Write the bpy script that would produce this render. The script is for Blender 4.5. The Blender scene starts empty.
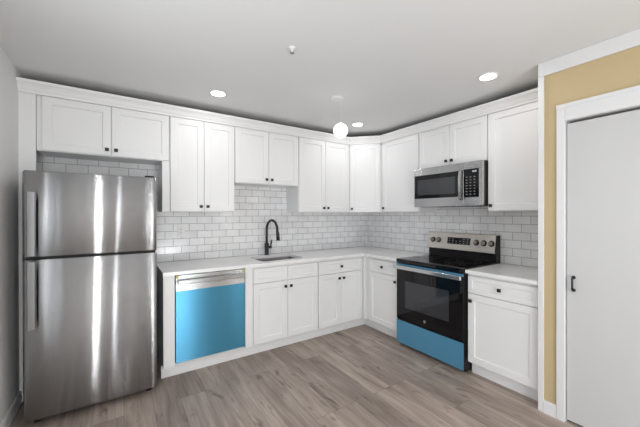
import bpy, bmesh, math
from mathutils import Matrix, Vector

# ------------------------------------------------------------------ camera
S = bpy.context.scene
COL = S.collection
PI = math.pi
cam_data = bpy.data.cameras.new('camera')
cam = bpy.data.objects.new('camera', cam_data)
COL.objects.link(cam)
cam_data.sensor_width = 36.0
cam_data.lens = 36.0 * 302.4 / 640.0
cam_data.shift_y = 0.0027
cam_data.clip_start = 0.02
cam.location = (-3.137, -3.424, 1.394)
cam.rotation_euler = (PI / 2 - 0.0029, 0.0013, -0.5871)
S.camera = cam

# ------------------------------------------------------------------ world, daylight, added fill lights, exposure
W = bpy.data.worlds.new('world')
S.world = W
W.use_nodes = True
W.node_tree.nodes['Background'].inputs[0].default_value = (0.86, 0.93, 1.0, 1)
W.node_tree.nodes['Background'].inputs[1].default_value = 1.0
S.view_settings.view_transform = 'Standard'
S.view_settings.look = 'None'
S.view_settings.gamma = 1.0
S.view_settings.use_curve_mapping = False
S.view_settings.exposure = -0.08


def daylight(name, x0, x1, z0, z1, y, energy):
    d = bpy.data.lights.new(name, 'AREA')
    d.shape = 'RECTANGLE'
    d.size = x1 - x0
    d.size_y = z1 - z0
    d.energy = energy
    d.color = (0.95, 0.98, 1.0)
    o = bpy.data.objects.new(name, d)
    COL.objects.link(o)
    o.location = ((x0 + x1) / 2, y, (z0 + z1) / 2)
    o.rotation_euler = (PI / 2, 0, 0)       # shines towards +y, into the room
    return o


YB = -7.4                                   # the room's wall behind the camera
WIN = [(-1.95, -1.06, 0.06, 2.12), (-3.00, -2.90, 0.06, 2.12)]  # glass door, then a slit added for the refrigerator streak
daylight('daylight_glass_door', *WIN[0], YB - 0.16, 22.0)
daylight('daylight_sidelight', *WIN[1], YB - 0.16, 26.0)  # added light, reflects as a bright streak on the refrigerator
wl = daylight('daylight_side_window', -0.6, 0.6, 0.90, 2.05, 0, 22.0)     # fill for the range side, through a window added out of view
wl.location = (-3.755 - 0.12, -2.4, 1.475)
wl.rotation_euler = (PI / 2, 0, -PI / 2)
wr = daylight('daylight_far_window', -0.75, 0.75, 0.90, 2.15, 0, 80.0)      # fill for the left wall, through a window added behind the camera
wr.location = (-0.6456 + 0.22, -5.6, 1.525)
wr.rotation_euler = (PI / 2, 0, PI / 2)
LED_W = 2.2
up = bpy.data.lights.new('bounce_flash', 'AREA')      # added fill light behind the camera, tilted up to brighten the ceiling
up.shape = 'DISK'
up.size = 0.6
up.energy = 32.0
up.color = (0.96, 0.985, 1.0)
up_o = bpy.data.objects.new('bounce_flash', up)
COL.objects.link(up_o)
up_o.location = (-2.1, -5.2, 0.30)
up_o.rotation_euler = (PI - math.radians(42), 0, math.radians(8))
st = bpy.data.lights.new('strip_flash', 'AREA')      # added tall fill light behind the camera, facing the kitchen
st.shape = 'RECTANGLE'
st.size = 0.12
st.size_y = 0.9
st.energy = 36.0
st.color = (0.97, 0.99, 1.0)
st_o = bpy.data.objects.new('strip_flash', st)
COL.objects.link(st_o)
st_o.location = (-3.55, -6.0, 1.05)
st_o.rotation_euler = (Vector((-1.2, -1.0, 1.55)) - Vector(st_o.location)).to_track_quat('-Z', 'Y').to_euler()

# ------------------------------------------------------------------ materials
MATS = {}


def srgb(r, g, b):
    def f(c):
        c /= 255.0
        return c / 12.92 if c <= 0.04045 else ((c + 0.055) / 1.055) ** 2.4
    return (f(r), f(g), f(b), 1.0)


def mat(name, col, rough=0.5, metal=0.0, spec=0.5, coat=0.0, emis=0.0, emcol=None):
    m = bpy.data.materials.new(name)
    m.use_nodes = True
    b = m.node_tree.nodes['Principled BSDF']
    b.inputs['Base Color'].default_value = col
    b.inputs['Roughness'].default_value = rough
    b.inputs['Metallic'].default_value = metal
    b.inputs['Specular IOR Level'].default_value = spec
    b.inputs['Coat Weight'].default_value = coat
    if emis:
        b.inputs['Emission Color'].default_value = emcol or col
        b.inputs['Emission Strength'].default_value = emis
    MATS[name] = m
    return m


def N(m, t, **kw):
    n = m.node_tree.nodes.new(t)
    for k, v in kw.items():
        setattr(n, k, v)
    return n


def L(m, a, b):
    m.node_tree.links.new(a, b)


def bsdf(m):
    return m.node_tree.nodes['Principled BSDF']


def add_noise_colour(m, c0, c1, scale, detail=4.0, stretch=(1, 1, 1), lo=0.35, hi=0.65):
    tc = N(m, 'ShaderNodeTexCoord')
    mp = N(m, 'ShaderNodeMapping')
    mp.inputs['Scale'].default_value = stretch
    nz = N(m, 'ShaderNodeTexNoise')
    nz.inputs['Scale'].default_value = scale
    nz.inputs['Detail'].default_value = detail
    r = N(m, 'ShaderNodeValToRGB')
    r.color_ramp.elements[0].position = lo
    r.color_ramp.elements[0].color = c0
    r.color_ramp.elements[1].position = hi
    r.color_ramp.elements[1].color = c1
    L(m, tc.outputs['Object'], mp.inputs['Vector'])
    L(m, mp.outputs['Vector'], nz.inputs['Vector'])
    L(m, nz.outputs['Fac'], r.inputs['Fac'])
    L(m, r.outputs['Color'], bsdf(m).inputs['Base Color'])
    return nz


white = mat('white_cabinet_paint', (0.80, 0.80, 0.805, 1), 0.38)
ceil_m = mat('ceiling_paint', (0.78, 0.785, 0.79, 1), 0.9, spec=0.2)
wall_m = mat('wall_paint', (0.80, 0.80, 0.80, 1), 0.75, spec=0.3)
yellow = mat('yellow_wall_paint', srgb(194, 175, 137), 0.7, spec=0.3)
trim_m = mat('white_trim_paint', (0.74, 0.74, 0.75, 1), 0.35)
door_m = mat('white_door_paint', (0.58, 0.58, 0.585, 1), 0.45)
raw = mat('raw_particle_board', srgb(112, 96, 80), 0.9)  # unseen cabinet tops, made dark to deepen the shade above the crown
black = mat('black_metal', (0.008, 0.008, 0.009, 1), 0.35)
blackp = mat('black_plastic', (0.008, 0.008, 0.009, 1), 0.4, spec=0.25)
glassb = mat('black_glass', (0.004, 0.004, 0.005, 1), 0.04, spec=0.35)
greyb = mat('grey_appliance_side', (0.10, 0.10, 0.105, 1), 0.5)
dark = mat('dark_gap', (0.01, 0.01, 0.01, 1), 0.8)
plast = mat('white_plastic', (0.80, 0.80, 0.80, 1), 0.35)
greyp = mat('grey_print', (0.28, 0.28, 0.29, 1), 0.5)
ring_m = mat('burner_ring', (0.06, 0.06, 0.065, 1), 0.3)
lens = mat('led_lens', (1, 1, 1, 1), 0.5, emis=8.0, emcol=(1, 0.99, 0.97, 1))
globe_m = mat('lit_opal_glass', (1, 1, 1, 1), 0.3, emis=2.2, emcol=(1, 1, 1, 1))
yelt = mat('yellow_label', srgb(190, 180, 110), 0.5)
quartz = mat('white_quartz', (0.84, 0.84, 0.84, 1), 0.22)
add_noise_colour(quartz, (0.80, 0.80, 0.80, 1), (0.86, 0.86, 0.86, 1), 3.0)


def steel_mat(name, base, rough, brush=0.16, wavy=0.0, metal=1.0, wscale=(2.2, 2.2, 0.25)):
    """sideways-brushed metal: every microscopic groove tips the normal up or down"""
    m = mat(name, base, rough, metal=metal)
    b = bsdf(m)
    b.inputs['Anisotropic'].default_value = 0.9
    tg = N(m, 'ShaderNodeTangent', direction_type='UV_MAP')
    tg.uv_map = 'UVMap'
    L(m, tg.outputs['Tangent'], b.inputs['Tangent'])
    tc = N(m, 'ShaderNodeTexCoord')
    geo = N(m, 'ShaderNodeNewGeometry')
    normal = geo.outputs['Normal']
    if wavy:
        mp2 = N(m, 'ShaderNodeMapping')
        mp2.inputs['Scale'].default_value = wscale
        n2 = N(m, 'ShaderNodeTexNoise')
        n2.inputs['Scale'].default_value = 2.0
        n2.inputs['Detail'].default_value = 0.5
        bp = N(m, 'ShaderNodeBump')
        bp.inputs['Strength'].default_value = 1.0
        bp.inputs['Distance'].default_value = wavy
        L(m, tc.outputs['Object'], mp2.inputs['Vector'])
        L(m, mp2.outputs['Vector'], n2.inputs['Vector'])
        L(m, n2.outputs['Fac'], bp.inputs['Height'])
        normal = bp.outputs['Normal']
    vals = []
    for k in (3001.0, 4703.0):
        sc = N(m, 'ShaderNodeVectorMath', operation='SCALE')
        sc.inputs['Scale'].default_value = k
        L(m, tc.outputs['Object'], sc.inputs[0])
        wn = N(m, 'ShaderNodeTexWhiteNoise', noise_dimensions='3D')
        L(m, sc.outputs[0], wn.inputs['Vector'])
        vals.append(wn.outputs['Value'])
    ad = N(m, 'ShaderNodeMath', operation='ADD')
    L(m, vals[0], ad.inputs[0])
    L(m, vals[1], ad.inputs[1])
    mr = N(m, 'ShaderNodeMapRange', clamp=False)
    mr.inputs['From Min'].default_value = 0.0
    mr.inputs['From Max'].default_value = 2.0
    mr.inputs['To Min'].default_value = -brush * 2
    mr.inputs['To Max'].default_value = brush * 2
    L(m, ad.outputs[0], mr.inputs['Value'])
    cb = N(m, 'ShaderNodeCombineXYZ')
    L(m, mr.outputs['Result'], cb.inputs[2])
    va = N(m, 'ShaderNodeVectorMath', operation='ADD')
    L(m, normal, va.inputs[0])
    L(m, cb.outputs[0], va.inputs[1])
    vn = N(m, 'ShaderNodeVectorMath', operation='NORMALIZE')
    L(m, va.outputs[0], vn.inputs[0])
    L(m, vn.outputs[0], b.inputs['Normal'])
    return m


sink_steel = mat('sink_steel', (0.20, 0.20, 0.205, 1), 0.32, metal=1.0)
steel = steel_mat('brushed_steel', (0.50, 0.505, 0.515, 1), 0.26)
fridge_steel = steel_mat('fridge_steel', (0.33, 0.33, 0.335, 1), 0.11, 0.30, 0.006)
bright_steel = steel_mat('polished_steel', (0.58, 0.585, 0.595, 1), 0.2, 0.06)
handle_steel = steel_mat('handle_steel', (0.36, 0.36, 0.365, 1), 0.3, 0.05)
warm_steel = steel_mat('control_panel_steel', (0.66, 0.63, 0.58, 1), 0.30)
film = steel_mat('blue_film_on_steel', srgb(76, 146, 180), 0.24, 0.16, metal=0.7)
film2 = steel_mat('blue_film_on_drawer', srgb(88, 150, 184), 0.34, 0.10, metal=0.3)


def swizzle(m, src, a, b, da=0.0, db=0.0):
    """texture vector (src[a]+da, src[b]+db, 0) in metres"""
    sp = N(m, 'ShaderNodeSeparateXYZ')
    L(m, src, sp.inputs[0])
    out = []
    for ax, d in ((a, da), (b, db)):
        ad = N(m, 'ShaderNodeMath', operation='ADD')
        ad.inputs[1].default_value = d
        L(m, sp.outputs[ax], ad.inputs[0])
        out.append(ad)
    cb = N(m, 'ShaderNodeCombineXYZ')
    L(m, out[0].outputs[0], cb.inputs[0])
    L(m, out[1].outputs[0], cb.inputs[1])
    return cb.outputs[0]


def tile_mat(name, axis, shift):
    m = mat(name, (0.7, 0.7, 0.7, 1), 0.16)
    tc = N(m, 'ShaderNodeTexCoord')
    v = swizzle(m, tc.outputs['Object'], axis, 2, shift - 0.077, -0.914 + 0.0768 * 20)
    br = N(m, 'ShaderNodeTexBrick')
    br.offset = 0.5
    br.inputs['Color1'].default_value = (0.82, 0.82, 0.83, 1)
    br.inputs['Color2'].default_value = (0.75, 0.75, 0.76, 1)
    br.inputs['Mortar'].default_value = (0.30, 0.30, 0.305, 1)
    br.inputs['Scale'].default_value = 1.0
    br.inputs['Mortar Size'].default_value = 0.0022
    br.inputs['Mortar Smooth'].default_value = 0.15
    br.inputs['Brick Width'].default_value = 0.154
    br.inputs['Row Height'].default_value = 0.0768
    L(m, v, br.inputs['Vector'])
    nz = N(m, 'ShaderNodeTexNoise')
    nz.inputs['Scale'].default_value = 9.0
    nz.inputs['Detail'].default_value = 5.0
    L(m, tc.outputs['Object'], nz.inputs['Vector'])
    mr = N(m, 'ShaderNodeMapRange')
    mr.inputs['From Min'].default_value = 0.3
    mr.inputs['From Max'].default_value = 0.7
    mr.inputs['To Min'].default_value = 0.95
    mr.inputs['To Max'].default_value = 1.05
    L(m, nz.outputs['Fac'], mr.inputs['Value'])
    mx = N(m, 'ShaderNodeMix', data_type='RGBA', blend_type='MULTIPLY')
    mx.inputs[0].default_value = 1.0
    L(m, br.outputs['Color'], mx.inputs[6])
    L(m, mr.outputs['Result'], mx.inputs[7])
    L(m, mx.outputs[2], bsdf(m).inputs['Base Color'])
    inv = N(m, 'ShaderNodeMath', operation='SUBTRACT')
    inv.inputs[0].default_value = 1.0
    L(m, br.outputs['Fac'], inv.inputs[1])
    bp = N(m, 'ShaderNodeBump')
    bp.inputs['Strength'].default_value = 0.6
    bp.inputs['Distance'].default_value = 0.002
    L(m, inv.outputs[0], bp.inputs['Height'])
    L(m, bp.outputs['Normal'], bsdf(m).inputs['Normal'])
    return m


tile_back = tile_mat('grey_subway_tile_back', 0, 2.364)
tile_right = tile_mat('grey_subway_tile_right', 1, 1.962)


def floor_mat():
    m = mat('wood_plank_floor', (0.2, 0.17, 0.15, 1), 0.42, spec=0.4)
    tc = N(m, 'ShaderNodeTexCoord')
    v = swizzle(m, tc.outputs['Object'], 1, 0, 20.0, 20.03)
    br = N(m, 'ShaderNodeTexBrick')
    br.offset = 0.37
    br.offset_frequency = 3
    br.inputs['Color1'].default_value = (0.0, 0.0, 0.0, 1)
    br.inputs['Color2'].default_value = (1.0, 1.0, 1.0, 1)
    br.inputs['Mortar'].default_value = (0.5, 0.5, 0.5, 1)
    br.inputs['Scale'].default_value = 1.0
    br.inputs['Mortar Size'].default_value = 0.0012
    br.inputs['Brick Width'].default_value = 1.22
    br.inputs['Row Height'].default_value = 0.18
    L(m, v, br.inputs['Vector'])
    # per-plank offset so that the grain breaks at every joint
    sc = N(m, 'ShaderNodeVectorMath', operation='SCALE')
    sc.inputs['Scale'].default_value = 17.0
    L(m, br.outputs['Color'], sc.inputs[0])
    ad = N(m, 'ShaderNodeVectorMath', operation='ADD')
    L(m, v, ad.inputs[0])
    L(m, sc.outputs[0], ad.inputs[1])

    def grain(sx, sy, scale, detail, dist, lo, hi):
        mp = N(m, 'ShaderNodeMapping')
        mp.inputs['Scale'].default_value = (sx, sy, 1)
        L(m, ad.outputs[0], mp.inputs['Vector'])
        nz = N(m, 'ShaderNodeTexNoise')
        nz.inputs['Scale'].default_value = scale
        nz.inputs['Detail'].default_value = detail
        nz.inputs['Distortion'].default_value = dist
        L(m, mp.outputs['Vector'], nz.inputs['Vector'])
        r = N(m, 'ShaderNodeMapRange')
        r.inputs['From Min'].default_value = lo
        r.inputs['From Max'].default_value = hi
        L(m, nz.outputs['Fac'], r.inputs['Value'])
        return r.outputs['Result']

    g1 = grain(1.0, 7.0, 1.8, 4.0, 0.6, 0.32, 0.68)
    g2 = grain(1.2, 30.0, 2.2, 5.0, 0.3, 0.3, 0.7)
    kn = grain(2.2, 7.0, 1.5, 2.0, 1.2, 0.60, 0.74)
    mx = N(m, 'ShaderNodeMix', data_type='RGBA')
    mx.inputs[6].default_value = srgb(144, 129, 119)
    mx.inputs[7].default_value = srgb(182, 167, 156)
    L(m, g1, mx.inputs[0])
    mx2 = N(m, 'ShaderNodeMix', data_type='RGBA', blend_type='MULTIPLY')
    r2 = N(m, 'ShaderNodeMapRange')
    r2.inputs['To Min'].default_value = 0.80
    r2.inputs['To Max'].default_value = 1.10
    L(m, g2, r2.inputs['Value'])
    mx2.inputs[0].default_value = 1.0
    L(m, mx.outputs[2], mx2.inputs[6])
    L(m, r2.outputs['Result'], mx2.inputs[7])
    mx3 = N(m, 'ShaderNodeMix', data_type='RGBA', blend_type='MULTIPLY')
    r3 = N(m, 'ShaderNodeMapRange')
    r3.inputs['To Min'].default_value = 0.80
    r3.inputs['To Max'].default_value = 1.12
    L(m, br.outputs['Color'], r3.inputs['Value'])
    mx3.inputs[0].default_value = 1.0
    L(m, mx2.outputs[2], mx3.inputs[6])
    L(m, r3.outputs['Result'], mx3.inputs[7])
    mx4 = N(m, 'ShaderNodeMix', data_type='RGBA')
    mx4.inputs[7].default_value = srgb(88, 75, 68)
    k4 = N(m, 'ShaderNodeMath', operation='MULTIPLY')
    k4.inputs[1].default_value = 0.75
    L(m, kn, k4.inputs[0])
    L(m, k4.outputs[0], mx4.inputs[0])
    L(m, mx3.outputs[2], mx4.inputs[6])
    mx5 = N(m, 'ShaderNodeMix', data_type='RGBA')
    mx5.inputs[7].default_value = srgb(104, 92, 84)
    L(m, br.outputs['Fac'], mx5.inputs[0])
    L(m, mx4.outputs[2], mx5.inputs[6])
    L(m, mx5.outputs[2], bsdf(m).inputs['Base Color'])
    return m


floor_m = floor_mat()


def pane_mat():
    m = bpy.data.materials.new('clear_window_glass')
    m.use_nodes = True
    nt = m.node_tree
    nt.nodes.remove(nt.nodes['Principled BSDF'])
    t = N(m, 'ShaderNodeBsdfTransparent')
    g = N(m, 'ShaderNodeBsdfGlossy')
    g.inputs['Roughness'].default_value = 0.02
    x = N(m, 'ShaderNodeMixShader')
    x.inputs[0].default_value = 0.06
    L(m, t.outputs[0], x.inputs[1])
    L(m, g.outputs[0], x.inputs[2])
    L(m, x.outputs[0], nt.nodes['Material Output'].inputs['Surface'])
    return m


pane_m = pane_mat()


# ------------------------------------------------------------------ mesh helpers
def BM():
    return bmesh.new()


def box(bm, x0, x1, y0, y1, z0, z1, bev=0.0, seg=1):
    vs = [bm.verts.new(p) for p in ((x0, y0, z0), (x1, y0, z0), (x1, y1, z0), (x0, y1, z0),
                                    (x0, y0, z1), (x1, y0, z1), (x1, y1, z1), (x0, y1, z1))]
    fs = [bm.faces.new([vs[i] for i in q]) for q in
          ((0, 3, 2, 1), (4, 5, 6, 7), (0, 1, 5, 4), (1, 2, 6, 5), (2, 3, 7, 6), (3, 0, 4, 7))]
    if bev:
        es = list({e for f in fs for e in f.edges})
        bmesh.ops.bevel(bm, geom=es, offset=bev, segments=seg, affect='EDGES', profile=0.5)


def loft(bm, loops, cap0=True, cap1=True, smooth=False, closed=True):
    vl = [[bm.verts.new(p) for p in lp] for lp in loops]
    n = len(vl[0])
    for a, b in zip(vl, vl[1:]):
        for i in range(n if closed else n - 1):
            j = (i + 1) % n
            f = bm.faces.new((a[i], a[j], b[j], b[i]))
            f.smooth = smooth
    if cap0:
        bm.faces.new(list(reversed(vl[0])))
    if cap1:
        bm.faces.new(vl[-1])


def prism(bm, pts, z0, z1):
    loft(bm, [[(x, y, z0) for x, y in pts], [(x, y, z1) for x, y in pts]])


def lathe(bm, prof, c=(0, 0, 0), n=24, axis='z', smooth=True):
    """prof: list of (radius, height along axis)"""
    loops = []
    for r, h in prof:
        lp = []
        for i in range(n):
            a = 2 * PI * i / n
            p = (r * math.cos(a), r * math.sin(a), h)
            if axis == 'y':
                p = (p[0], p[2], p[1])
            elif axis == 'x':
                p = (p[2], p[0], p[1])
            lp.append((p[0] + c[0], p[1] + c[1], p[2] + c[2]))
        loops.append(lp)
    loft(bm, loops, smooth=smooth)


def tube(bm, pts, rad, n=12):
    pts = [Vector(p) for p in pts]
    if not isinstance(rad, (list, tuple)):
        rad = [rad] * len(pts)
    loops = []
    ref = Vector((1, 0, 0))
    for i, p in enumerate(pts):
        t = (pts[min(i + 1, len(pts) - 1)] - pts[max(i - 1, 0)]).normalized()
        if abs(t.dot(ref)) > 0.95:
            ref = Vector((0, 1, 0))
        u = (ref - t * t.dot(ref)).normalized()
        w = t.cross(u)
        loops.append([tuple(p + (u * math.cos(2 * PI * k / n) + w * math.sin(2 * PI * k / n)) * rad[i]) for k in range(n)])
    loft(bm, loops, smooth=True)


def rrect(x0, x1, y0, y1, r, z, n=6):
    out = []
    for cx, cy, a0 in ((x1 - r, y1 - r, 0), (x0 + r, y1 - r, PI / 2), (x0 + r, y0 + r, PI), (x1 - r, y0 + r, 1.5 * PI)):
        for i in range(n + 1):
            a = a0 + i * PI / 2 / n
            out.append((cx + r * math.cos(a), cy + r * math.sin(a), z))
    return out


def obj(name, bm, material, parent=None, M=None):
    bmesh.ops.recalc_face_normals(bm, faces=bm.faces)
    uv = bm.loops.layers.uv.new('UVMap')
    for f in bm.faces:
        nx, ny, nz = (abs(c) for c in f.normal)
        for lp in f.loops:
            x, y, z = lp.vert.co
            # u runs along the height, so the tangent is upright
            lp[uv].uv = (z, x) if ny >= nx and ny >= nz else ((z, y) if nx >= nz else (y, x))
    me = bpy.data.meshes.new(name)
    bm.to_mesh(me)
    bm.free()
    me.materials.append(material)
    o = bpy.data.objects.new(name, me)
    COL.objects.link(o)
    if parent:
        o.parent = parent
    if M is not None:
        o.matrix_local = M
    return o


def tag(o, label, cat, group=None):
    o['label'] = label
    o['category'] = cat
    if group:
        o['group'] = group
    return o


def thing(name, label, cat, loc=(0, 0, 0), rz=0.0, group=None):
    o = bpy.data.objects.new(name, None)
    o.empty_display_size = 0.1
    COL.objects.link(o)
    o.location = loc
    o.rotation_euler = (0, 0, rz)
    return tag(o, label, cat, group)


def struct(name, bm, material, parent=None):
    o = obj(name, bm, material, parent)
    if not parent:
        o['kind'] = 'structure'
    return o


# ------------------------------------------------------------------ room shell
H = 2.456                 # ceiling
XL = -3.755               # left wall
XR = -0.6456              # plane of the yellow wall
YE = -2.495               # where the right-hand tiled wall ends
T = 0.10

b = BM(); box(b, XL - T, 1.0, YB - T, T, -0.06, 0.0); struct('floor', b, floor_m)
b = BM(); box(b, XL - T, 1.0, YB - T, T, H, H + 0.08); struct('ceiling', b, ceil_m)
b = BM(); box(b, XL - T, T, 0.0, T, 0, H); struct('wall_back', b, wall_m)
LW = (-3.0, -1.8, 0.90, 2.05)  # opening added in the left wall to let fill light in
b = BM()
box(b, XL - T, XL, LW[1], 0.0, 0, H)
box(b, XL - T, XL, YB - T, LW[0], 0, H)
box(b, XL - T, XL, LW[0], LW[1], 0, LW[2])
box(b, XL - T, XL, LW[0], LW[1], LW[3], H)
struct('wall_left', b, wall_m)
f = BM()
for (y0, y1, z0, z1) in ((LW[0], LW[0] + 0.05, LW[2], LW[3]), (LW[1] - 0.05, LW[1], LW[2], LW[3]), (-2.42, -2.38, LW[2], LW[3]),
                         (LW[0], LW[1], LW[2], LW[2] + 0.05), (LW[0], LW[1], LW[3] - 0.05, LW[3])):
    box(f, XL - 0.08, XL - 0.02, y0, y1, z0, z1)
wf = struct('window_3', f, trim_m)  # unseen window frame, added with the side fill
f = BM(); box(f, XL - 0.053, XL - 0.047, LW[0] + 0.05, LW[1] - 0.05, LW[2] + 0.05, LW[3] - 0.05)
obj('pane', f, pane_m, wf)
b = BM(); box(b, 0.0, T, YE - T, 0.0, 0, H); struct('wall_right', b, wall_m)
DY0, DY1, DH = -3.41, -2.646, 2.022      # closet door opening
b = BM()
box(b, XR, 0.0, YE - T, YE, 0, H)                       # the return beside the last cabinet
box(b, XR, XR + T, DY1, YE - T, 0, H)
box(b, XR, XR + T, DY0, DY1, DH, H)
box(b, XR, XR + T, -4.85, DY0, 0, H)
box(b, XR, XR + T, YB - T, -6.35, 0, H)
box(b, XR, XR + T, -6.35, -4.85, 0, 0.90)
box(b, XR, XR + T, -6.35, -4.85, 2.15, H)
box(b, XR + T, XR + T + 0.03, DY0 - 0.1, DY1 + 0.1, 0, H)  # unseen slab added behind the door to stop light leaking through
struct('wall_closet', b, yellow)
b = BM()
xs = [XL, WIN[1][0], WIN[1][1], WIN[0][0], WIN[0][1], XR + T]
box(b, xs[0], xs[1], YB - T, YB, 0, H)
box(b, xs[2], xs[3], YB - T, YB, 0, H)
box(b, xs[4], xs[5], YB - T, YB, 0, H)
for (x0, x1, z0, z1) in WIN:
    box(b, x0, x1, YB - T, YB, 0, z0)
    box(b, x0, x1, YB - T, YB, z1, H)
struct('wall_front', b, wall_m)
for i, (x0, x1, z0, z1) in enumerate(WIN):
    f = BM()
    w = 0.05 if x1 - x0 > 0.5 else 0.02
    box(f, x0, x0 + w, YB - 0.08, YB - 0.02, z0, z1)
    box(f, x1 - w, x1, YB - 0.08, YB - 0.02, z0, z1)
    box(f, x0 + w, x1 - w, YB - 0.08, YB - 0.02, z0, z0 + w)
    box(f, x0 + w, x1 - w, YB - 0.08, YB - 0.02, z1 - w, z1)
    wf = struct('window_%d' % (i + 1), f, trim_m)  # the narrow one is the added streak slit
    p = BM(); box(p, x0 + w, x1 - w, YB - 0.053, YB - 0.047, z0 + w, z1 - w)
    obj('pane', p, pane_m, wf)

f = BM()
for (y0, y1, z0, z1) in ((-6.35, -6.30, 0.90, 2.15), (-4.90, -4.85, 0.90, 2.15), (-5.625, -5.575, 0.90, 2.15), (-6.35, -4.85, 0.90, 0.95), (-6.35, -4.85, 2.10, 2.15)):
    box(f, XR + 0.02, XR + 0.08, y0, y1, z0, z1)
wf = struct('window_4', f, trim_m)  # unseen window frame, added with the far fill
f = BM(); box(f, XR + 0.047, XR + 0.053, -6.30, -4.90, 0.95, 2.10)
obj('pane', f, pane_m, wf)

# tile on both walls
b = BM(); box(b, XL + 0.002, -0.0005, -0.008, -0.0005, 0.80, 1.90); struct('backsplash', b, tile_back)
b = BM(); box(b, -0.008, -0.0005, YE + 0.001, -0.0085, 0.80, 1.90); struct('backsplash', b, tile_right)

# trim
b = BM()
loft(b, [[(XL + 0.0005, y, 0), (XL + 0.014, y, 0), (XL + 0.014, y, 0.075), (XL + 0.007, y, 0.088), (XL + 0.0005, y, 0.088)] for y in (YB, -0.322)])
struct('baseboard_left', b, trim_m)
b = BM()
loft(b, [[(XR - 0.0005, y, 0), (XR - 0.013, y, 0), (XR - 0.013, y, 0.075), (XR - 0.008, y, 0.088), (XR - 0.0005, y, 0.088)] for y in (-2.6015, YE - 0.034)])
struct('baseboard_right', b, trim_m)
b = BM(); box(b, XR - 0.013, XR - 0.0005, YE - 0.033, YE + 0.002, 0, H - 0.096, 0.002)
struct('trim_1', b, trim_m)                       # corner strip at the end of the cabinets
b = BM(); box(b, XR - 0.013, XR - 0.0005, YB, YE + 0.002, H - 0.095, H - 0.001, 0.002)
struct('trim_2', b, trim_m)                       # flat board under the ceiling
b = BM()
cw, ct = 0.044, 0.016
box(b, XR - ct, XR - 0.0005, DY1 - 0.003, DY1 + cw, 0, DH + 0.105, 0.003)
box(b, XR - ct, XR - 0.0005, DY0 - cw, DY0 + 0.003, 0, DH + 0.105, 0.003)
box(b, XR - ct, XR - 0.0005, DY0 + 0.003, DY1 - 0.003, DH - 0.005, DH + 0.105, 0.003)
box(b, XR - ct - 0.004, XR - ct + 0.002, DY0 - cw, DY1 + cw, DH + 0.083, DH + 0.107, 0.002)
box(b, XR + 0.0005, XR + T, DY1 - 0.004, DY1 - 0.0005, 0, DH - 0.0005)
box(b, XR + 0.0005, XR + T, DY0 + 0.0005, DY0 + 0.003, 0, DH - 0.0005)
box(b, XR + 0.0005, XR + T, DY0 + 0.003, DY1 - 0.004, DH - 0.006, DH - 0.0005)
struct('trim_3', b, trim_m)                       # door casing
b = BM()
box(b, XR + 0.010, XR + 0.045, DY0 + 0.006, DY1 - 0.0075, 0.016, DH - 0.024, 0.002)
dr = struct('door_1', b, door_m)
b = BM()
hy, hz, hx = -2.690, 0.933, XR + 0.010
tube(b, [(hx, hy, hz + 0.042), (hx - 0.022, hy, hz + 0.042), (hx - 0.028, hy, hz + 0.034), (hx - 0.028, hy, hz - 0.034),
         (hx - 0.022, hy, hz - 0.042), (hx, hy, hz - 0.042)], 0.006, 8)
lathe(b, [(0.011, hx - 0.005), (0.011, hx)], (0, hy, hz + 0.042), 12, 'x')
lathe(b, [(0.011, hx - 0.005), (0.011, hx)], (0, hy, hz - 0.042), 12, 'x')
obj('door_handle', b, black, dr)


# ------------------------------------------------------------------ cabinets
def shaker(bm, x0, x1, z0, z1, yb, yf, rail=0.057, rec=0.008):
    def r(i, y):
        return [(x0 + i, y, z0 + i), (x1 - i, y, z0 + i), (x1 - i, y, z1 - i), (x0 + i, y, z1 - i)]
    loft(bm, [r(0, yb), r(0, yf + 0.002), r(0.002, yf), r(rail, yf), r(rail + 0.005, yf + rec)])


def knob_bm(x, z, yf):
    k = BM()
    lathe(k, [(0.006, yf - 0.014), (0.006, yf)], (x, 0, z), 10, 'y')
    s = 0.0135
    box(k, x - s, x + s, yf - 0.026, yf - 0.013, z - s, z + s, 0.002)
    return k


YU, YD = -0.305, -0.325        # wall cabinet body front, door front
ZU, ZT = 1.42, 2.334


def wall_cabinet(label, loc, rz, w, z0, doors, depth=0.305, z1=ZT, fl=0.0, fr=0.0):
    """doors: list of (x0, x1, knob side)"""
    t = thing('wall_cabinet', label, 'cabinet', (loc[0], loc[1], z0), rz)
    h = z1 - z0
    b = BM()
    box(b, 0.0006, w - 0.0006, -depth, -0.0095, 0.0, h, 0.001)
    obj('cabinet_body', b, white, t)
    b = BM(); box(b, 0.002, w - 0.002, -depth + 0.02, -0.0095, h + 0.0005, h + 0.006)
    obj('cabinet_top', b, raw, t)
    for (a, c, side) in doors:
        b = BM(); shaker(b, a, c, 0.006, h - 0.03, -depth - 0.0005, -depth - 0.02)
        d = obj('door', b, white, t)
        if side:
            kx = c - 0.03 if side == 'r' else a + 0.03
            obj('knob', knob_bm(kx, 0.052, -depth - 0.02), black, d)
    return t


G = 0.0035


def pair(w, l=0.006, r=0.006):
    m = (l + w - r) / 2
    return [(l, m - G / 2, 'r'), (m + G / 2, w - r, 'l')]


XA = [-3.658, -2.743, -2.134, -1.372, -0.610]
wall_cabinet('short white shaker wall cabinet above the refrigerator', (XA[0], 0), 0, 0.915, 1.885, pair(0.915, 0.034, 0.006))
wall_cabinet('tall white two-door wall cabinet right of the refrigerator, above the dishwasher', (XA[1], 0), 0, 0.609, ZU, pair(0.609))
wall_cabinet('short white two-door wall cabinet above the sink and faucet', (XA[2], 0), 0, 0.762, 1.724, pair(0.762))
wall_cabinet('tall white two-door wall cabinet between the over-sink cabinet and the diagonal corner', (XA[3], 0), 0, 0.762, ZU, pair(0.762))

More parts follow.
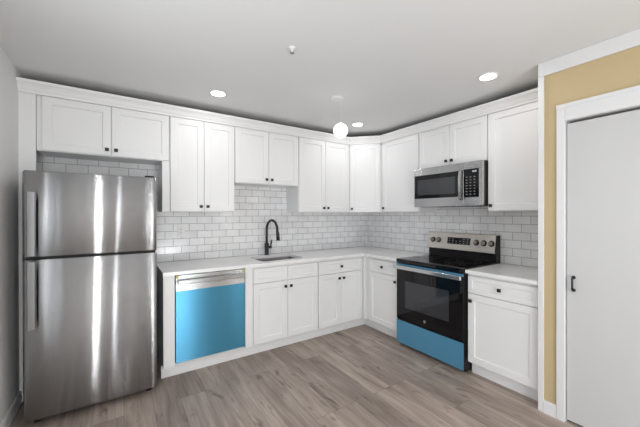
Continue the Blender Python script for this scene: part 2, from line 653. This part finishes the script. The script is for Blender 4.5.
t = thing('corner_wall_cabinet', 'white diagonal corner wall cabinet with one narrow door', 'cabinet', (0, 0, ZU))
b = BM()
e = 0.0006
prism(b, [(-0.0095, -0.0095), (-0.61 + e, -0.0095), (-0.61 + e, -0.305), (-0.305, -0.61 + e), (-0.0095, -0.61 + e)], 0, ZT - ZU)
obj('cabinet_body', b, white, t)
b = BM()
prism(b, [(-0.0095, -0.0095), (-0.60, -0.0095), (-0.60, -0.295), (-0.295, -0.60), (-0.0095, -0.60)], ZT - ZU + 0.0005, ZT - ZU + 0.006)
obj('cabinet_top', b, raw, t)
Md = Matrix.Translation((-0.4575, -0.4575, 0)) @ Matrix.Rotation(-PI / 4, 4, 'Z')
b = BM(); shaker(b, -0.192, 0.192, 0.006, ZT - ZU - 0.03, -0.0005, -0.02)
d = obj('door', b, white, t, Md)
obj('knob', knob_bm(-0.165, 0.045, -0.02), black, d)

R90 = -PI / 2
YM0, YM1 = -1.205, -1.967
wall_cabinet('tall white single-door wall cabinet between the diagonal corner and the microwave', (0, -0.611), R90, -YM0 - 0.611, ZU, [(0.03, -YM0 - 0.611 - 0.006, 'l')])
wall_cabinet('short white two-door wall cabinet above the microwave', (0, YM0), R90, YM0 - YM1, 1.887, pair(YM0 - YM1))
wall_cabinet('tall white single-door wall cabinet right of the microwave', (0, YM1), R90, YM1 - YE - 0.001, ZU, [(0.006, YM1 - YE - 0.012, 'l')])

# filler panels around the refrigerator
b = BM(); box(b, XL + 0.0005, -3.6592, -0.322, -0.30, 1.72, ZT); box(b, XL + 0.0005, -3.735, -0.322, -0.30, 0.0, 1.72)
tag(obj('filler_panel', b, white), 'tall narrow white filler panel left of the refrigerator against the left wall', 'panel')
b = BM(); box(b, -2.806, -2.745, -0.322, -0.0095, ZU, 1.8845, 0.001)
tag(obj('filler_panel', b, white), 'narrow white filler panel under the over-refrigerator cabinet at its right end', 'panel')

# crown moulding sweeping over every wall cabinet
prof = [(-0.018, 2.3405), (-0.018, 2.306), (0.0, 2.306)]
prof = [(0.0008, 2.306), (0.008, 2.306), (0.010, 2.322), (0.017, 2.332), (0.026, 2.352), (0.038, 2.370), (0.045, 2.376), (0.048, 2.396), (0.0008, 2.396)]


def crown_loop(k):
    out = []
    for o_, z in prof:
        q = 0.325 + o_
        c = -0.61 - 0.4142 * o_ - 0.008
        out.append([(XL + 0.0005, -q, z), (c, -q, z), (-q, c, z), (-q, YE + 0.0005, z)][k])
    return out


b = BM(); loft(b, [crown_loop(k) for k in range(4)])
tag(obj('crown_molding', b, white), 'white crown molding running along the tops of the wall cabinets', 'molding')

# base cabinets
ZB, ZC = 0.11, 0.884
BD = 0.60                        # body depth; doors stand 20 mm proud
KD = 0.529                        # kick depth


def plinth_bm(x0, x1):
    p = BM()
    box(p, x0, x1, -KD, -0.0095, 0.0, ZB - 0.0005)
    return p


def base_cabinet(label, loc, rz, w, drawers, doors, hollow=False):
    t = thing('base_cabinet', label, 'cabinet', (loc[0], loc[1], 0), rz)
    b = BM()
    if hollow:
        for (x0_, x1_, y0, y1, z0, z1) in ((0.0006, 0.018, -BD, -0.0095, ZB, ZC), (w - 0.018, w - 0.0006, -BD, -0.0095, ZB, ZC),
                                           (0.018, w - 0.018, -BD, -0.0095, ZB, ZB + 0.018), (0.018, w - 0.018, -0.02, -0.0095, ZB + 0.018, ZC),
                                           (0.018, w - 0.018, -BD, -BD + 0.018, ZB + 0.018, ZC)):
            box(b, x0_, x1_, y0, y1, z0, z1)
    else:
        box(b, 0.0006, w - 0.0006, -BD, -0.0095, ZB, ZC)
    obj('plinth', plinth_bm(0.0006, w - 0.0006), white, t)
    obj('cabinet_body', b, white, t)
    for (a, c, kn) in drawers:
        b = BM(); shaker(b, a, c, 0.716, 0.862, -BD - 0.0005, -BD - 0.02, 0.038, 0.006)
        d = obj('drawer', b, white, t)
        if kn:
            obj('knob', knob_bm((a + c) / 2, 0.789, -BD - 0.02), black, d)
    for (a, c, side) in doors:
        b = BM(); shaker(b, a, c, 0.118, 0.711, -BD - 0.0005, -BD - 0.02)
        d = obj('door', b, white, t)
        kx = c - 0.03 if side == 'r' else a + 0.03
        obj('knob', knob_bm(kx, 0.653, -BD - 0.02), black, d)
    return t


XS0, XS1, XD1 = -2.055, -1.295, -0.637
pw = XS1 - XS0
base_cabinet('white sink base cabinet with two false drawer fronts and two doors below the faucet', (XS0, 0), 0, pw,
             [(a, c, False) for a, c, s in pair(pw)], pair(pw), hollow=True)
pw = XD1 - XS1
base_cabinet('white base cabinet with one wide drawer over two doors, between sink cabinet and corner', (XS1, 0), 0, pw,
             [(0.006, pw - 0.03, True)], pair(pw, 0.006, 0.03))
YR0, YR1 = -1.175, -1.940        # range
base_cabinet('white base cabinet with one drawer and one door between the corner and the range', (0, -0.637), R90, -YR0 - 0.637 - 0.004,
             [(0.072, -YR0 - 0.637 - 0.012, True)], [(0.072, -YR0 - 0.637 - 0.012, 'r')])
pw = YR1 - YE - 0.006
base_cabinet('white one-drawer, one-door base cabinet right of the range beside the yellow wall', (0, YR1 - 0.005), R90, pw,
             [(0.008, pw - 0.012, True)], [(0.008, pw - 0.012, 'l')])
# end panel and filler beside the dishwasher
XDW0, XDW1 = -2.743, -2.134


def plinth_box(x0, x1, y0, z0, z1):
    p = BM()
    box(p, x0, x1, y0, -0.0095, z0, z1)
    return p




t = tag(obj('corner_base_cabinet', plinth_box(-0.6364, -0.0095, -0.6364, ZB, ZC), white), 'white blind corner base cabinet where the two counter runs meet', 'cabinet')
obj('plinth', plinth_box(-KD, -0.0095, -KD, 0.0, ZB - 0.0005), white, t)
t = tag(obj('end_panel', plinth_box(-2.832, XDW0 - 0.003, -0.62, ZB, ZC), white), 'white end panel left of the dishwasher beside the refrigerator', 'panel')
obj('plinth', plinth_bm(-2.832, XDW0 - 0.003), white, t)
t = tag(obj('filler_panel', plinth_box(XDW1 + 0.003, XS0 - 0.0008, -0.62, ZB, ZC), white), 'narrow white upright filler between the dishwasher and the sink cabinet', 'panel')
obj('plinth', plinth_bm(XDW1 + 0.003, XS0 - 0.0008), white, t)
# toe kicks
b = BM(); box(b, -2.842, -0.5305, -0.546, -0.5315, 0.0, 0.1085, 0.002)
tag(obj('toe_kick', b, white), 'white toe kick board along the floor under dishwasher and sink cabinets', 'board')
b = BM(); box(b, -0.546, -0.5315, YR0 + 0.004, -0.548, 0.0, 0.108, 0.002)
tag(obj('toe_kick', b, white), 'short white toe kick board on the floor between corner and range', 'board')
b = BM(); box(b, -0.546, -0.5315, YE + 0.002, YR1 - 0.006, 0.0, 0.108, 0.002)
tag(obj('toe_kick', b, white), 'white toe kick board on the floor right of the range', 'board')

# countertops
CZ0, CZ1, CF = 0.885, 0.914, -0.648
SX0, SX1, SY0, SY1, SR = -1.925, -1.415, -0.53, -0.16, 0.05
b = BM()
XC0 = -2.838
box(b, XC0, SX0, CF, -0.009, CZ0, CZ1)
box(b, SX1, -0.009, CF, -0.009, CZ0, CZ1)
box(b, SX0, SX1, CF, SY0, CZ0, CZ1)
box(b, SX0, SX1, SY1, -0.009, CZ0, CZ1)
box(b, CF, -0.009, YR0 + 0.002, CF, CZ0, CZ1)
for cx, cy, sx, sy in ((SX0, SY0, 1, 1), (SX1, SY0, -1, 1), (SX1, SY1, -1, -1), (SX0, SY1, 1, -1)):
    pts = [(cx, cy)] + [(cx + sx * SR * (1 - math.sin(a)), cy + sy * SR * (1 - math.cos(a))) for a in [i * PI / 16 for i in range(9)]]
    prism(b, pts, CZ0, CZ1)
bmesh.ops.remove_doubles(b, verts=b.verts, dist=1e-5)
tag(obj('countertop', b, quartz), 'L-shaped white quartz countertop around the sink and into the corner', 'countertop')
b = BM(); box(b, CF, -0.009, YE + 0.001, YR1 - 0.004, CZ0, CZ1, 0.002)
tag(obj('countertop', b, quartz), 'short white quartz countertop right of the range', 'countertop')

# sink
t = thing('sink', 'stainless steel undermount sink set into the white countertop', 'sink', ((SX0 + SX1) / 2, (SY0 + SY1) / 2, 0))
hx, hy = (SX1 - SX0) / 2 + 0.003, (SY1 - SY0) / 2 + 0.003
b = BM()
loft(b, [rrect(-hx - 0.002, hx + 0.002, -hy - 0.002, hy + 0.002, 0.05, 0.8842), rrect(-hx, hx, -hy, hy, 0.05, 0.8842),
         rrect(-hx + 0.004, hx - 0.004, -hy + 0.004, hy - 0.004, 0.05, 0.86), rrect(-hx + 0.012, hx - 0.012, -hy + 0.012, hy - 0.012, 0.05, 0.73),
         rrect(-hx + 0.04, hx - 0.04, -hy + 0.04, hy - 0.04, 0.04, 0.705)], cap0=False, smooth=True)
bowl = obj('bowl', b, sink_steel, t)
b = BM(); lathe(b, [(0.045, 0.7055), (0.045, 0.708), (0.03, 0.7075), (0.02, 0.706)], (0, 0.05, 0), 20)
obj('drain', b, bright_steel, t)

# faucet
fx, fy = -1.675, -0.085
t = thing('faucet', 'matte black gooseneck pull-down faucet standing behind the sink', 'faucet', (fx, fy, CZ1), math.radians(8))
b = BM(); lathe(b, [(0.027, 0.0005), (0.027, 0.006), (0.0245, 0.012), (0.0245, 0.135), (0.018, 0.142)], n=20)
obj('base', b, black, t)
b = BM()
R = 0.112
cz = 0.30
pts = [(0, 0, 0.14), (0, 0, 0.22), (0, 0, cz)] + [(0, -R + R * math.cos(a), cz + R * math.sin(a)) for a in [i * PI / 14 for i in range(1, 14)]] + [(0, -2 * R, cz), (0, -2 * R - 0.006, cz - 0.02)]
tube(b, pts, 0.0145, 12)
obj('spout', b, black, t)
b = BM()
tube(b, [(0, -2 * R - 0.006, cz - 0.018), (0, -2 * R - 0.009, cz - 0.035), (0, -2 * R - 0.012, cz - 0.06), (0, -2 * R - 0.018, cz - 0.115)], [0.015, 0.0185, 0.0195, 0.0205], 14)
obj('spray_head', b, black, t)
b = BM()
tube(b, [(0.018, 0, 0.088), (0.062, 0, 0.088)], 0.016, 12)
tube(b, [(0.052, 0, 0.088), (0.058, 0, 0.12), (0.072, 0, 0.178)], [0.0105, 0.0095, 0.008], 8)
obj('handle', b, black, t)


# outlets
def outlet(label, loc, rz, slots='gfci'):
    t = thing('wall_outlet', label, 'outlet', loc, rz)
    b = BM(); box(b, -0.036, 0.036, -0.006, -0.0003, -0.059, 0.059, 0.003, 2)
    obj('cover_plate', b, plast, t)
    b = BM(); box(b, -0.017, 0.017, -0.0085, -0.0055, -0.034, 0.034, 0.001)
    f = obj('receptacle', b, mat_face, t)
    for z in (-0.018, 0.018):
        for x in (-0.006, 0.006):
            b = BM(); box(b, x - 0.001, x + 0.001, -0.0092, -0.008, z - 0.004, z + 0.004)
            obj('slot', b, dark, f)


mat_face = mat('outlet_face', (0.78, 0.78, 0.78, 1), 0.4)
outlet('white outlet plate on the tile left of the sink, above the dishwasher', (-2.60, -0.0085, 1.222), 0)
outlet('white outlet plate on the tile between the corner and the range', (-0.0085, -0.725, 1.235), R90)

# ------------------------------------------------------------------ refrigerator
FW = 0.379
t = thing('refrigerator', 'stainless steel top-freezer refrigerator at the left wall', 'refrigerator', (-3.270, 0, 0))
b = BM(); box(b, -FW + 0.004, FW - 0.004, -0.692, -0.05, 0.03, 1.672, 0.004)
obj('cabinet_body', b, greyb, t)
b = BM(); box(b, -FW + 0.02, FW - 0.02, -0.70, -0.6925, 0.03, 0.10); obj('base_grille', b, blackp, t)
for sx in (-1, 1):
    for y in (-0.66, -0.09):
        b = BM(); lathe(b, [(0.02, 0.0), (0.02, 0.006), (0.008, 0.008), (0.008, 0.032)], (sx * (FW - 0.05), y, 0), 12)
        obj('foot', b, blackp, t)


def bowed_door(z0, z1, bow=0.0028):
    yf, yb, r = -0.757, -0.698, 0.012

    def outline(ins):
        w = FW - ins
        f = []
        n = 28
        for i in range(n + 1):
            x = -w + r + (2 * w - 2 * r) * i / n
            f.append((x, yf + ins + bow * (x / w) ** 2))
        cr = []
        cy = yf + ins + bow + r
        for i in range(1, 6):
            a = i * PI / 12
            cr.append((w - r + r * math.sin(a), cy - r * math.cos(a)))
        cl = [(-x, y) for x, y in reversed(cr)]
        return cl + f + cr + [(w, yb), (-w, yb)]
    b = BM()
    loft(b, [[(x, y, z) for x, y in outline(i)] for i, z in ((0.004, z0), (0.0, z0 + 0.005), (0.0, z1 - 0.005), (0.004, z1))], smooth=False)
    for f in b.faces:
        f.smooth = abs(f.normal.z) < 0.5 and len(f.verts) == 4
    return b


def fridge_handle(z0, z1, door):
    x0, x1 = -0.357, -0.311
    yo, yi, yd = -0.800, -0.788, -0.7535
    b = BM()
    pr = [(x0 + 0.006, yo), (x1 - 0.006, yo), (x1, yo + 0.006), (x1, yi), (x0, yi), (x0, yo + 0.006)]
    loft(b, [[(x, y, z) for x, y in pr] for z in (z0, z1)])
    h = obj('handle', b, handle_steel, door)
    b = BM()
    box(b, x0 + 0.006, x1 - 0.002, yi + 0.0003, yd, z0 + 0.003, z0 + 0.05, 0.003)
    box(b, x0 + 0.006, x1 - 0.002, yi + 0.0003, yd, z1 - 0.05, z1 - 0.003, 0.003)
    box(b, x0 + 0.006, x1 - 0.002, yi + 0.0003, yi + 0.012, z0 + 0.048, z1 - 0.048)
    obj('handle_mount', b, blackp, h)


fd = obj('freezer_door', bowed_door(1.116, 1.682), fridge_steel, t)
fridge_handle(1.128, 1.540, fd)
b = BM(); lathe(b, [(0.013, -0.7565), (0.013, -0.7535)], (0.335, 0, 1.548), 20, 'y'); obj('badge', b, bright_steel, fd)
rd = obj('refrigerator_door', bowed_door(0.05, 1.100), fridge_steel, t)
fridge_handle(0.655, 1.090, rd)
b = BM(); box(b, -FW + 0.008, FW - 0.008, -0.745, -0.6925, 1.1005, 1.1155); obj('door_gasket', b, dark, t)  # near-black strip stands in for the shade between the doors
b = BM(); box(b, 0.30, 0.365, -0.742, -0.62, 1.6825, 1.694, 0.003); box(b, 0.30, 0.365, -0.69, -0.62, 1.6725, 1.6825)
obj('hinge_cover', b, blackp, t)

# ------------------------------------------------------------------ dishwasher
cx = (XDW0 + XDW1) / 2
t = thing('dishwasher', 'stainless dishwasher still wearing blue protective film', 'dishwasher', (cx, 0, 0))
w = (XDW1 - XDW0) / 2 - 0.004
b = BM(); box(b, -w + 0.004, w - 0.004, -0.575, -0.02, 0.13, 0.872); box(b, -w + 0.004, w - 0.004, -0.52, -0.02, 0.02, 0.13); obj('tub', b, blackp, t)
b = BM(); box(b, -w, w, -0.628, -0.577, 0.135, 0.876, 0.003, 2); dd = obj('door', b, steel, t)
b = BM(); box(b, -w + 0.001, w - 0.001, -0.6292, -0.6284, 0.137, 0.742); obj('protective_film', b, film, dd)
b = BM()
box(b, -w + 0.012, w - 0.012, -0.680, -0.664, 0.806, 0.842, 0.005, 2)
for sx in (-1, 1):
    box(b, sx * (w - 0.03) - 0.014, sx * (w - 0.03) + 0.014, -0.665, -0.627, 0.81, 0.838, 0.003)
obj('handle', b, handle_steel, dd)
for sx in (-1, 1):
    b = BM(); box(b, sx * (w - 0.013) - 0.012, sx * (w - 0.013) + 0.012, -0.6298, -0.6284, 0.852, 0.875)
    obj('tape_tab', b, yelt, dd)

# ------------------------------------------------------------------ range (local: x to the right along the front, -y to the room)
RWID = YR0 - YR1
t = thing('range', 'freestanding electric range with black glass oven door and blue film on its drawer', 'stove', (0, (YR0 + YR1) / 2, 0), R90)
w = RWID / 2 - 0.003
b = BM(); box(b, -w + 0.002, w - 0.002, -0.622, -0.03, 0.02, 0.879); obj('range_body', b, blackp, t)
for sx in (-1, 1):
    for y in (-0.58, -0.08):
        b = BM(); lathe(b, [(0.018, 0.0), (0.018, 0.008), (0.008, 0.01), (0.008, 0.022)], (sx * (w - 0.05), y, 0), 12)
        obj('foot', b, blackp, t)
b = BM(); box(b, -w, w, -0.662, -0.115, 0.880, 0.922, 0.005, 2); ck = obj('cooktop', b, glassb, t)
for x, y, r in ((-0.19, -0.49, 0.11), (0.19, -0.49, 0.085), (-0.19, -0.25, 0.075), (0.19, -0.25, 0.11), (0.0, -0.20, 0.055)):
    b = BM()
    for q in (r, r * 0.62):
        loops = []
        for rr, z in ((q - 0.002, 0.9224), (q + 0.002, 0.9224)):
            loops.append([(x + rr * math.cos(2 * PI * i / 40), y + rr * math.sin(2 * PI * i / 40), z) for i in range(40)])
        loft(b, loops, cap0=False, cap1=False)
    obj('burner', b, ring_m, ck)
# oven door
b = BM(); box(b, -w, w, -0.655, -0.624, 0.283, 0.874, 0.004, 2); od = obj('oven_door', b, blackp, t)
b = BM(); box(b, -w + 0.008, w - 0.008, -0.6585, -0.6555, 0.287, 0.848, 0.001); obj('door_glass', b, glassb, od)
b = BM(); box(b, -w, w, -0.659, -0.6555, 0.850, 0.873, 0.001); obj('door_trim', b, film2, od)
b = BM()
box(b, -w, w, -0.712, -0.690, 0.822, 0.862, 0.007, 3)
for sx in (-1, 1):
    box(b, sx * (w - 0.03) - 0.016, sx * (w - 0.03) + 0.016, -0.693, -0.6595, 0.830, 0.854, 0.003)
obj('oven_handle', b, bright_steel, od)
b = BM(); lathe(b, [(0.0135, -0.6605), (0.0135, -0.659)], (-0.02, 0, 0.345), 20, 'y'); obj('badge', b, bright_steel, od)
win_m = mat('oven_window_mesh', (0.030, 0.032, 0.038, 1), 0.06, spec=0.6)  # paler grey-blue puts the room's reflection into the glass colour
b = BM(); box(b, -0.26, 0.24, -0.6592, -0.6586, 0.42, 0.70); obj('oven_window', b, win_m, od)
b = BM(); box(b, -w, w, -0.655, -0.624, 0.035, 0.276, 0.004, 2); dw = obj('drawer', b, blackp, t)
b = BM(); box(b, -w + 0.001, w - 0.001, -0.6565, -0.6555, 0.037, 0.274); obj('protective_film', b, film2, dw)
# backguard
b = BM()
pr = [(-0.03, 0.8795), (-0.03, 1.185), (-0.105, 1.185), (-0.1348, 1.03), (-0.105, 1.015), (-0.105, 0.923), (-0.114, 0.9225), (-0.114, 0.8795)]
loft(b, [[(x, y, z) for y, z in pr] for x in (-w, w)])
bg = obj('backguard', b, blackp, t)
b = BM()
pr = [(-0.107, 1.189), (-0.113, 1.186), (-0.147, 1.016), (-0.143, 1.012), (-0.122, 1.012), (-0.1352, 1.0295), (-0.1052, 1.1852), (-0.085, 1.1856), (-0.035, 1.1856), (-0.035, 1.189)]
loft(b, [[(x, y, z) for y, z in pr] for x in (-w, w - 0.0)])
cp = obj('control_panel', b, warm_steel, bg)
knob_steel = mat('knob_steel', (0.30, 0.29, 0.27, 1), 0.35, metal=1.0)
slope = math.atan2(0.031, 0.160)
Mp = Matrix.Translation((0, -0.1275, 1.106)) @ Matrix.Rotation(-slope, 4, 'X')
b = BM(); box(b, -0.125, 0.135, -0.0022, 0.002, -0.035, 0.038, 0.001); dp = obj('display', b, glassb, cp, Mp)
for k in range(3):
    for j in range(6):
        b = BM()
        x, z = -0.110 + j * 0.041, -0.026 + k * 0.022
        if k == 2 and 2 <= j <= 3:
            continue
        box(b, x, x + 0.018, -0.003, -0.0021, z, z + 0.006)
        obj('button', b, greyp, dp)
for x in (-0.308, -0.234, 0.196, 0.272, 0.346):
    b = BM()
    lathe(b, [(0.030, -0.005), (0.030, 0.002)], (x, 0, 0), 22, 'y')
    kb = obj('knob_skirt', b, blackp, cp, Mp)
    b = BM()
    lathe(b, [(0.019, -0.030), (0.0215, -0.026), (0.023, -0.0055)], (x, 0, 0), 22, 'y')
    box(b, x - 0.004, x + 0.004, -0.036, -0.0295, -0.019, 0.019, 0.001)
    obj('knob', b, knob_steel, kb)

# ------------------------------------------------------------------ microwave
t = thing('microwave', 'stainless over-the-range microwave with black glass door under the short wall cabinet', 'microwave', (0, (YM0 + YM1) / 2, 1.472), R90)
w = (YM0 - YM1) / 2 - 0.002
b = BM(); box(b, -w, w, -0.372, -0.0095, 0.004, 0.4135); obj('microwave_body', b, blackp, t)
xs = w - 0.180                       # split between door and control side
b = BM(); box(b, -w, xs - 0.001, -0.404, -0.373, 0.0, 0.4135, 0.003, 2); md = obj('microwave_door', b, steel, t)
b = BM(); box(b, -w + 0.006, xs - 0.044, -0.4058, -0.4045, 0.090, 0.340, 0.0005); obj('door_glass', b, glassb, md)
b = BM(); box(b, -w + 0.05, xs - 0.085, -0.4064, -0.4059, 0.125, 0.290); obj('window_mesh', b, win_m, md)  # reflection painted as a paler panel on the door glass
b = BM()
pts = [(xs - 0.019, -0.406, 0.345), (xs - 0.019, -0.432, 0.33), (xs - 0.019, -0.440, 0.27), (xs - 0.019, -0.442, 0.20), (xs - 0.019, -0.440, 0.13), (xs - 0.019, -0.432, 0.07), (xs - 0.019, -0.406, 0.055)]
loft(b, [[(x + dx, y + dy, z) for dx, dy in ((-0.017, 0.006), (-0.012, -0.006), (0.012, -0.006), (0.017, 0.006))] for x, y, z in pts])
obj('handle', b, bright_steel, md)
b = BM(); lathe(b, [(0.011, -0.4055), (0.011, -0.404)], (-0.06, 0, 0.377), 18, 'y'); obj('badge', b, bright_steel, md)
b = BM(); box(b, xs + 0.001, w, -0.404, -0.373, 0.0, 0.4135, 0.003, 2); mc = obj('control_side', b, steel, t)
b = BM(); box(b, xs + 0.003, w - 0.034, -0.4058, -0.4045, 0.080, 0.345, 0.0005); kp = obj('control_panel', b, glassb, mc)
b = BM(); box(b, xs + 0.085, xs + 0.125, -0.4066, -0.4059, 0.312, 0.328); obj('display', b, mat('display_glow', (0.35, 0.38, 0.4, 1), 0.4, emis=0.12), kp)
for j in range(3):
    for k in range(7):
        x, z = xs + 0.022 + j * 0.038, 0.105 + k * 0.027
        b = BM(); box(b, x, x + 0.016, -0.4064, -0.4059, z, z + 0.006); obj('button', b, greyp, kp)
b = BM(); box(b, -w + 0.03, w - 0.03, -0.36, -0.05, 0.0, 0.0035); obj('vent_grille', b, blackp, t)

# ------------------------------------------------------------------ ceiling fixtures
led_proto = None
for (x, y, lab) in ((-2.41, -0.725, 'lit round recessed ceiling light nearest the wall cabinets over the dishwasher'),
                    (-0.79, -0.70, 'lit round recessed ceiling light nearest the diagonal corner cabinet'),
                    (-0.765, -2.20, 'lit round recessed ceiling light above the range side, nearest the yellow wall')):
    t = thing('ceiling_light', lab, 'light', (x, y, H), 0, 'recessed ceiling lights')
    b = BM(); lathe(b, [(0.072, -0.0005), (0.072, -0.004), (0.066, -0.007), (0.058, -0.006)], n=32); obj('trim_ring', b, plast, t)
    b = BM(); lathe(b, [(0.0575, -0.0062), (0.0575, -0.0075), (0.03, -0.0085)], n=32); obj('lens', b, lens, t)
    d = bpy.data.lights.new('led', 'AREA')
    d.shape = 'DISK'
    d.size = 0.11
    d.energy = LED_W
    d.color = (1.0, 0.99, 0.98)
    lo = bpy.data.objects.new('led', d)
    COL.objects.link(lo)
    lo.parent = t
    lo.location = (0, 0, -0.012)

px, py = -1.475, -1.207
t = thing('pendant_lamp', 'glowing white globe lamp hanging from a round white ceiling plate', 'light', (px, py, H))
b = BM(); lathe(b, [(0.062, -0.0005), (0.062, -0.006), (0.05, -0.012), (0.012, -0.014)], n=32); obj('canopy', b, plast, t)
gx, gy = 0.028, -0.019
b = BM(); tube(b, [(gx, gy, -0.012), (gx, gy, -0.23)], 0.0006, 6); obj('cord', b, ceil_m, t)
b = BM()
r, gz = 0.066, -0.297
lathe(b, [(0.004, gz + r)] + [(r * math.sin(a), gz + r * math.cos(a)) for a in [i * PI / 24 for i in range(2, 23)]] + [(0.004, gz - r)], (gx, gy, 0), 32)
obj('globe', b, globe_m, t)
b = BM(); lathe(b, [(0.003, -0.215), (0.006, -0.220), (0.007, -0.230)], (gx, gy, 0), 16); obj('lamp_holder', b, plast, t)

t = thing('sprinkler_head', 'small white fire sprinkler head on the ceiling in front of the lights', 'sprinkler', (-2.215, -1.72, H))
b = BM(); lathe(b, [(0.024, -0.0005), (0.024, -0.003), (0.018, -0.008), (0.012, -0.010)], n=28); obj('escutcheon', b, plast, t)
b = BM(); lathe(b, [(0.011, -0.0095), (0.011, -0.018), (0.006, -0.021), (0.006, -0.027)], n=16); obj('nozzle', b, plast, t)
b = BM(); lathe(b, [(0.014, -0.036), (0.014, -0.0345)], n=16)
for sx in (-1, 1):
    tube(b, [(sx * 0.009, 0, -0.017), (sx * 0.011, 0, -0.027), (sx * 0.003, 0, -0.035)], 0.002, 6)
obj('deflector', b, greyp, t)
